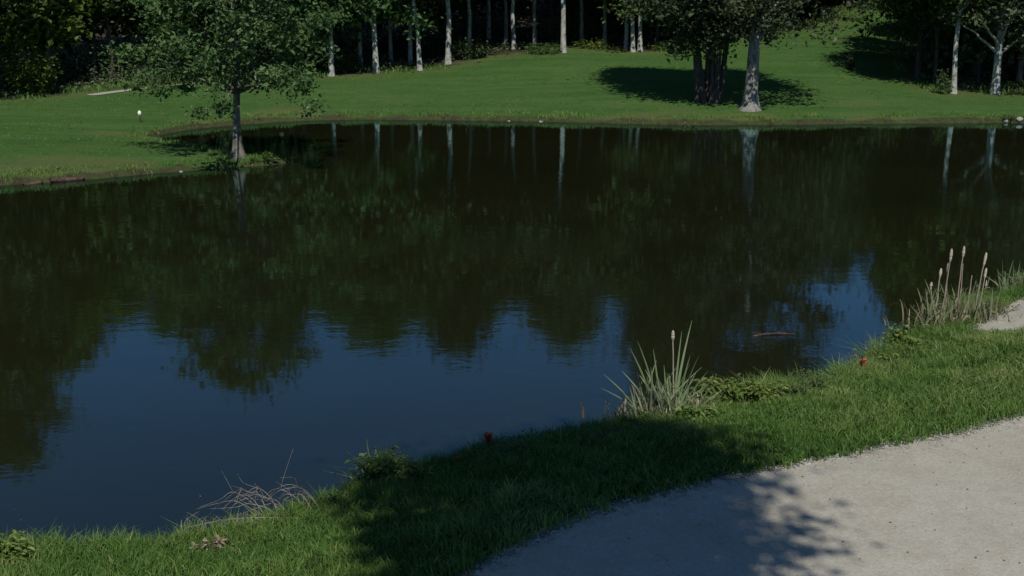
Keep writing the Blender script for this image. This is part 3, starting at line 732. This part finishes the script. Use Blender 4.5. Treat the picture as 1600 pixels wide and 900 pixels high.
def flower(name, px, py, h, mat, label, n=6, size=.05, seed=0):
    p = at(px, py); e = empty(name, p); r = np.random.default_rng(seed)
    st = MB(); st.tube([(0, 0, 0), (.01, 0, h * .5), (.0, .01, h)], [.006, .005, .004], 5); link('stem', st, M['leaf_weed'], e)
    pt = MB()
    for k in range(n * 6):
        a = r.uniform(0, 6.28); z_ = h * r.uniform(.55, 1.02); f = np.array([math.cos(a), math.sin(a), r.uniform(.1, .9)]); f /= np.linalg.norm(f)
        sdv = np.array([-math.sin(a), math.cos(a), 0]); c = np.array([0, 0, z_]); L = size * r.uniform(.7, 1.3)
        pt.add([c, c + f * L * .6 + sdv * L * .35, c + f * L, c + f * L * .6 - sdv * L * .35], [(0, 1, 2, 3)], a=r.random())
    link('petals', pt, M[mat], e)
    lf = MB()
    for k in range(8):
        a = r.uniform(0, 6.28); c = np.array([0, 0, h * r.uniform(.1, .5)]); f = np.array([math.cos(a), math.sin(a), .5]); sdv = np.array([-math.sin(a), math.cos(a), 0])
        lf.add([c, c + f * .05 + sdv * .012, c + f * .1, c + f * .05 - sdv * .012], [(0, 1, 2, 3)], a=r.random())
    link('leaves', lf, M['leaf_weed'], e)
    return tag(e, label, 'flower')
flower('red_flower', 763, 710, .3, 'red', 'deep red flower spike at the waterline above the near shadow', 11, .075, 1)
flower('red_flower', 714, 728, .12, 'red', 'small dull red bloom low in the grass left of the tall red flower', 5, .04, 2)
flower('coral_flower', 1347, 588, .3, 'coral', 'coral red bloom at the waterline above the sunlit grass', 9, .07, 3)

# reeds and cattails
def reed_clump(px, py, leaves, stalks, label, dead=10, seed=0, spread=.3, name='cattail_clump', mat='reed'):
    """leaves: (dx, dy, height, tip dx); stalks: (dx, dy, height, tip dx, head length)"""
    r = np.random.default_rng(seed + 50); p = at(px, py); e = empty(name, p)
    lf = MB()
    for dx, dy, h, tx in leaves:
        u = np.linspace(0, 1, 9); a = r.uniform(0, 3.14)
        wv = np.array([math.cos(a), math.sin(a) * .5, 0]); ty = r.normal(0, .08) * h
        P = np.stack([dx + tx * u ** 1.6, dy + ty * u ** 1.6, h * u - .02], 1)
        W = .019 * (1 - u ** 3) + .002
        V = np.vstack([P - W[:, None] * wv, P + W[:, None] * wv]); n = 9
        lf.add(V, [(i, i + 1, n + i + 1, n + i) for i in range(n - 1)], a=float(np.clip(r.normal(.5, .2), 0, 1)))
    link('leaves', lf, M[mat], e)
    for dx, dy, h, tx, hd in stalks:
        s = MB(); u = np.linspace(0, 1, 9); P = np.stack([dx + tx * u, np.full(9, dy), h * u - .02], 1) + np.concatenate([np.zeros((1, 3)), r.normal(0, .004, (8, 3))])
        s.tube(P, .013 - .004 * u, 6, a=.8); so = link('stalk', s, M['dry'], e)
        if hd > 0:
            c = MB(); t0 = 1 - hd / h; v = np.linspace(t0, 1, 9)
            Q = np.stack([np.interp(v, u, P[:, i]) for i in range(3)], 1); w_ = np.sin(np.linspace(.25, 3.0, 9)) ** .5
            c.tube(Q, .027 * w_ * r.uniform(.85, 1.2, 9), 9, a=.95); ho = link('seed_head', c, M['dry'], so)
    if dead:
        dd = MB()
        for k in range(dead):
            b = np.array([r.normal(0, spread), r.normal(0, spread * .6), 0]); h = r.uniform(.12, .45); a = r.uniform(0, 6.28); L = r.uniform(.1, .35)
            u = np.linspace(0, 1, 6); P = b + np.stack([math.cos(a) * L * u ** 1.5, math.sin(a) * L * u ** 1.5, h * np.sin(u * 2.0) - .02], 1)
            wv = np.array([-math.sin(a), math.cos(a), .3]) * r.uniform(.007, .017); W = (1 - u ** 2)[:, None] + .1
            dd.add(np.vstack([P - W * wv, P + W * wv]), [(i, i + 1, 6 + i + 1, 6 + i) for i in range(5)], a=float(np.clip(r.normal(.5, .3), 0, 1)))
        link('dead_leaves', dd, M['dry'], e)
    return tag(e, label, 'reeds')
r = np.random.default_rng(3)
L1 = [(-.18, 0, 1.25, -.42), (-.12, .05, 1.35, -.36), (-.10, -.1, 1.2, -.12), (0, .1, 1.15, .02), (.12, 0, 1.45, .12), (.14, .05, 1.62, .26), (.2, .1, 1.1, .16), (.18, -.1, 1.2, .28),
      (-.2, .1, .8, -.5), (-.05, -.1, .9, -.3), (.05, 0, 1.0, .3), (.25, .1, .85, .4), (-.25, 0, .6, -.6)]
L1 += [(r.normal(0, .2), r.normal(0, .14), r.uniform(.45, .95), r.normal(0, .28)) for _ in range(44)]
L1 += [(r.normal(0, .3), r.normal(0, .16), r.uniform(.3, .8), r.normal(0, .35)) for _ in range(70)]
reed_clump(1040, 658, L1, [(.13, 0, 1.52, -.06, .16), (-.22, .05, .40, .02, .0)], 'large clump of broad reeds with one pale seed head at the near waterline', 220, 1, .38)
L2 = [(-.5, .1, .85, -.25), (-.4, 0, .95, -.3), (-.3, .1, .8, .3), (-.12, 0, .9, -.3), (.12, 0, .8, .06), (.22, .1, .95, .1), (-.15, .1, .75, .28)] + [(r.uniform(-.75, .8), r.normal(0, .2), r.uniform(.3, .85), r.normal(0, .22)) for _ in range(110)]
reed_clump(1495, 508, L2, [(-.05, 0, 1.62, .06, .22), (-.36, -.05, 1.58, .12, .26), (.28, 0, 1.5, .17, .26), (-.42, .1, 1.15, .05, .18), (.18, .05, 1.02, .05, .0), (-.2, .1, 1.2, -.05, .12), (-.27, 0, 1.3, .0, .2), (.42, .1, 1.15, .1, .2), (-.52, 0, .9, -.05, .15), (.05, .1, 1.25, .0, .0)],
           'row of tall cattail stalks with fluffy pale heads above the far end of the gravel', 200, 2, .5)
L3 = [(r.normal(.15, .3), r.normal(0, .1), r.uniform(.3, .75), r.normal(0, .2)) for _ in range(40)] + [(r.normal(0, .12), r.normal(0, .1), r.uniform(.5, 1.0), r.normal(0, .14)) for _ in range(16)]
reed_clump(1578, 452, L3, [], 'thin dim green reeds in the water at the right picture edge', 60, 3, .4, 'reed_clump', 'reed')

# ragged weeds along the near waterline: beyond counting
xx, yy = scatter(60000, -9, 14, 14, 32)
s_ = sdist(POND, xx, yy); k = vnoise(xx * 1.4, yy * 1.4, 81)
ok = (s_ > -.06) & (s_ < .75) & (np.abs(xx) < .43 * yy + 1) & (RNG.random(len(xx)) < sstep(.3, .7, k)); xx, yy, s_, k = xx[ok], yy[ok], s_[ok], k[ok]
rep = 6; ci = np.repeat(np.arange(len(xx)), rep); zt = (.12 + .50 * sstep(.35, .85, k) * (.45 + .55 * sstep(1, 3, xx))) * (1 - s_ / 1.1)
P = np.stack([xx[ci] + RNG.normal(0, .03, len(ci)), yy[ci] + RNG.normal(0, .03, len(ci)), height(xx, yy)[ci] + RNG.random(len(ci)) ** .8 * zt[ci]], 1)
wd = MB(); wd.leaves(P, RNG.uniform(.02, .06, len(ci)), RNG.uniform(.012, .036, len(ci)), np.clip(.3 + .5 * vnoise(xx * .9, yy * .9, 82)[ci] + RNG.normal(0, .22, len(ci)), 0, 1))
wd.blades(np.stack([xx, yy, height(xx, yy) - .01], 1), zt * RNG.uniform(.8, 1.5, len(xx)), .009, np.clip(.5 + RNG.normal(0, .3, len(xx)), 0, 1), .4)
tag(link('waterline_weeds', wd, M['leaf_weedy']), 'ragged low weeds growing all along the near waterline', 'weeds', kind='stuff')
xx, yy = scatter(16000, -9, 14, 14, 30)
s_ = sdist(POND, xx, yy); p_ = sdist(PATH, xx, yy); k = vnoise(xx * .9, yy * .9, 83)
ok = (s_ > .2) & (p_ > .02) & (np.abs(xx) < .43 * yy + 1) & (RNG.random(len(xx)) < sstep(.45, .8, k)); xx, yy = xx[ok], yy[ok]
ci = np.repeat(np.arange(len(xx)), 5)
P = np.stack([xx[ci] + RNG.normal(0, .04, len(ci)), yy[ci] + RNG.normal(0, .04, len(ci)), height(xx, yy)[ci] + RNG.uniform(.02, .14, len(ci))], 1)
cv = MB(); cv.leaves(P, RNG.uniform(.02, .045, len(ci)), RNG.uniform(.018, .035, len(ci)), np.clip(.5 + RNG.normal(0, .22, len(ci)), 0, 1), up=1.2)
tag(link('clover', cv, M['leaf_weedy']), 'patches of clover and broad leaved weeds scattered through the near bank grass', 'clover', kind='stuff')

# ------------------------------------------------------------------ wood and stones
def sticks(name, px, py, polys, mat, label, cat, z=0.0):
    p = at(px, py); e = MB()
    for pts, r0, r1 in polys:
        P = catmull([np.array(q) for q in pts], 5, closed=False); e.tube(P, np.linspace(r0, r1, len(P)), 6)
    o = link(name, e, M[mat], smooth=True); o.location = p + Vector((0, 0, z)); return tag(o, label, cat)
r = np.random.default_rng(17)
tw = []
for k in range(16):
    x0 = r.uniform(-.2, .6); L = r.uniform(.4, 1.1); hh = r.uniform(.15, .48); q = [np.array([x0, r.uniform(-.05, .1), -.05])]
    for u in (.25, .5, .75, 1.0): q.append(np.array([x0 - L * u, .1 + r.normal(0, .04), hh * math.sin(u * 2.6) + .02]) + r.normal(0, .03, 3))
    tw.append((q, .0055, .0015))
    b = q[2]; tw.append(([b, b + r.normal(0, .08, 3) + np.array([-.05, 0, .06]), b + r.normal(0, .12, 3) + np.array([-.12, 0, .1])], .003, .001))
sticks('dead_twigs', 445, 815, tw, 'driftwood', 'tangle of bare dead twigs arching over the water at the lower left', 'twigs')
br = [([(-.9, .1, .02), (-.4, .12, .12), (.1, .1, .16), (.6, .1, .14)], .007, .003)] + [([(x0, 0, -.05), (x0 + r.normal(0, .05), .08, .1), (x0 + r.normal(0, .1), .1, r.uniform(.12, .24))], .005, .002) for x0 in np.linspace(-.9, .7, 34) + r.normal(0, .05, 34)]
sticks('brush_line', 400, 832, br, 'driftwood', 'low ragged line of dead brush along the lower left waterline', 'brush')
sticks('driftwood', 1578, 462, [([(.0, 0, 0), (.12, 0, .18), (.1, .05, .38), (.3, .1, .55), (.6, .15, .72)], .03, .018), ([(.1, .02, .1), (.35, 0, .18), (.5, -.05, .36), (.8, 0, .45)], .028, .014), ([(-.2, 0, 0), (.1, -.1, .08), (.5, -.12, .06)], .03, .012)],
       'driftwood', 'pale bent driftwood branch above the gravel at the right picture edge', 'driftwood')
wz = unproj(1208, 524)
o = MB()
for pts, a, b in [([(-.42, -.06, .0), (-.1, .02, .025), (.2, .05, .02), (.45, .1, .0)], .022, .01), ([(.0, .03, .02), (.12, .12, .03), (.3, .16, .01)], .013, .005), ([(-.2, 0, .02), (-.3, .1, .02), (-.42, .12, .01)], .01, .004)]:
    Q = catmull([np.array(q) for q in pts], 5, closed=False); o.tube(Q, np.linspace(a, b, len(Q)), 6)
o = link('floating_branch', o, M['rotwood'], smooth=True); o.location = (wz[0], wz[1], .0); tag(o, 'dark reddish branch floating in the blue reflection on the right', 'branch')
def log(px0, py0, px1, py1, rad, label):
    a, b = at(px0, py0), at(px1, py1); c = (a + b) / 2; l = MB(); u = np.linspace(0, 1, 9)
    P = np.array(a - c)[None] * (1 - u)[:, None] + np.array(b - c)[None] * u[:, None] + np.random.default_rng(3).normal(0, .015, (9, 3)); P[:, 2] += rad * .6
    l.tube(P, rad * np.array([.7, .9, 1, 1.05, 1, .95, .9, .8, .5]), 9); o = link('bank_log', l, M['rotwood'], smooth=True); o.location = c; return tag(o, label, 'log')
log(78, 284, 132, 280, .09, 'longer brown log lying along the left bank of the spit')
log(36, 288, 66, 286, .08, 'shorter brown log left of the longer one on the spit bank')

def stone(px, py, s, label, seed, group=None, flat=.55):
    r = np.random.default_rng(seed); import bmesh
    bm = bmesh.new(); bmesh.ops.create_icosphere(bm, subdivisions=2, radius=1)
    off = r.uniform(0, 9, 3)
    for v in bm.verts:
        n = 1 + .35 * (float(vnoise(v.co.x * 1.3 + off[0], v.co.y * 1.3 + v.co.z * 1.7 + off[1], seed)) - .5) * 2
        v.co = Vector((v.co.x * n * s * r.uniform(.97, 1.03), v.co.y * n * s * .8, v.co.z * n * s * flat))
    me = bpy.data.meshes.new('stone'); bm.to_mesh(me); bm.free()
    o = link('stone', me, M['stone']); o.location = at(px, py) + Vector((0, 0, s * flat * .25)); o.rotation_euler = (0, 0, r.uniform(0, 6)); return tag(o, label, 'stone', group)
stone(845, 190, .13, 'pale stone on the far shore in the middle, the larger of two', 1)
stone(795, 189, .09, 'pale stone on the far shore left of the larger one', 2)
stone(1592, 189, .2, 'light grey stone on the far shore at the right picture edge', 3)
stone(1572, 190, .13, 'small grey stone left of the light grey one on the right far shore', 4)
stone(306, 268, .11, 'pale round stone on the bank of the spit', 5)
stone(283, 268, .09, 'small tan stone left of the pale round one on the spit bank', 6)
stone(1579, 458, .13, 'pale rounded stone below the bent driftwood', 7)
stone(1562, 470, .09, 'small pale stone left of the rounded one below the driftwood', 8)
stone(1545, 500, .075, 'flat whitish stone on the edge of the far gravel patch', 9)
stone(1592, 448, .1, 'stone tucked under the driftwood at the right picture edge', 10)

# loose stones strewn along the gravel edge: beyond counting
def pebbles(name, xs, ys_, size, mat, label):
    b = MB(); n = len(xs); base = np.array([(1, 0, 0), (0, 1, 0), (-1, 0, 0), (0, -1, 0), (0, 0, .7), (0, 0, -.7)], float)
    t = np.array([(0, 1, 4), (1, 2, 4), (2, 3, 4), (3, 0, 4), (1, 0, 5), (2, 1, 5), (3, 2, 5), (0, 3, 5)])
    a = RNG.uniform(0, 6.28, n); ca, sa = np.cos(a), np.sin(a)
    B = base[None] * (1 + RNG.normal(0, .25, (n, 6, 1))) * size[:, None, None]
    V = np.stack([B[..., 0] * ca[:, None] - B[..., 1] * sa[:, None] * .8, B[..., 0] * sa[:, None] + B[..., 1] * ca[:, None] * .8, B[..., 2]], -1)
    V += np.stack([xs, ys_, height(xs, ys_) + .014], 1)[:, None]
    T = (t[None] + (np.arange(n) * 6)[:, None, None]).reshape(-1, 3)
    b.add(V.reshape(-1, 3), t=T); tag(link(name, b, mat), label, 'stones', kind='stuff')
seg = np.linalg.norm(np.diff(PATH[:125], axis=0), axis=1); cs = np.concatenate([[0], np.cumsum(seg)])
t = RNG.uniform(0, cs[-1], 9000); ex = np.interp(t, cs, PATH[:125, 0]); ey = np.interp(t, cs, PATH[:125, 1])
off = RNG.normal(-.06, .12, 9000); ex = ex + RNG.normal(0, .05, 9000); ey = ey + off
pebbles('edge_stones', ex, ey, RNG.uniform(.006, .022, 9000) * (1 + (RNG.random(9000) < .06) * 1.0), M['stone'], 'pale crushed stones strewn along the grass edge of the gravel path')
xs_, ys2 = RNG.uniform(-4, 9, 7000), RNG.uniform(12, 20, 7000)
ok = sdist(PATH, xs_, ys2) < -.1; xs_, ys2 = xs_[ok], ys2[ok]
pebbles('loose_gravel', xs_, ys2, RNG.uniform(.004, .013, len(xs_)), M['stone'], 'loose gravel bits lying on the surface of the near path')

xl, yl = RNG.uniform(-5, 9, 900), RNG.uniform(11, 20, 900)
ok = (sdist(PATH, xl, yl) < -.08) & (RNG.random(900) < .35 + .6 * (sdist(PATH, xl, yl) > -.7)); xl, yl = xl[ok], yl[ok]
pl = MB(); pl.leaves(np.stack([xl, yl, height(xl, yl) + .02], 1), RNG.uniform(.02, .05, len(xl)), RNG.uniform(.012, .03, len(xl)), RNG.random(len(xl)) * .7, up=3.0)
tag(link('fallen_leaves', pl, M['dry']), 'small dry fallen leaves lying on the gravel path', 'leaves', kind='stuff')
fx_, fy_ = RNG.uniform(-9, 12, 9000), RNG.uniform(14, 31, 9000)
sdd = sdist(POND, fx_, fy_); ok = (sdd < -.05) & (sdd > -1.6) & (RNG.random(9000) < .5 * np.exp(sdd * 1.6)) & (vnoise(fx_, fy_, 95) > .45); fx_, fy_ = fx_[ok], fy_[ok]
fl = MB(); n = len(fx_); a = RNG.uniform(0, 6.28, n); L = RNG.uniform(.008, .024, n)
d1 = np.stack([np.cos(a), np.sin(a), 0 * a], 1) * L[:, None]; d2 = np.stack([-np.sin(a), np.cos(a), 0 * a], 1) * L[:, None] * .5
c0 = np.stack([fx_, fy_, np.full(n, .004)], 1); fl.add(np.stack([c0 - d1, c0 - d2, c0 + d1, c0 + d2], 1).reshape(-1, 3), np.arange(4 * n).reshape(-1, 4), a=RNG.random(n))
tag(link('floating_leaves', fl, M['dry']), 'tiny fallen leaves and seeds floating along the near waterline', 'leaves', kind='stuff')

# ------------------------------------------------------------------ small marker on the left lawn
p = at(219, 191); e = empty('lawn_marker', p)
b = MB(); b.tube([(0, 0, -.05), (0, 0, .22), (0, 0, .34)], [.035, .03, .03], 8); link('post', b, M['post'], e, smooth=True)
b = MB(); b.tube([(0, 0, .32), (0, 0, .36), (0, 0, .47), (0, 0, .52)], [.05, .085, .085, .04], 10); link('cap', b, M['white'], e, smooth=True)
tag(e, 'small white topped marker post alone on the left lawn', 'marker')
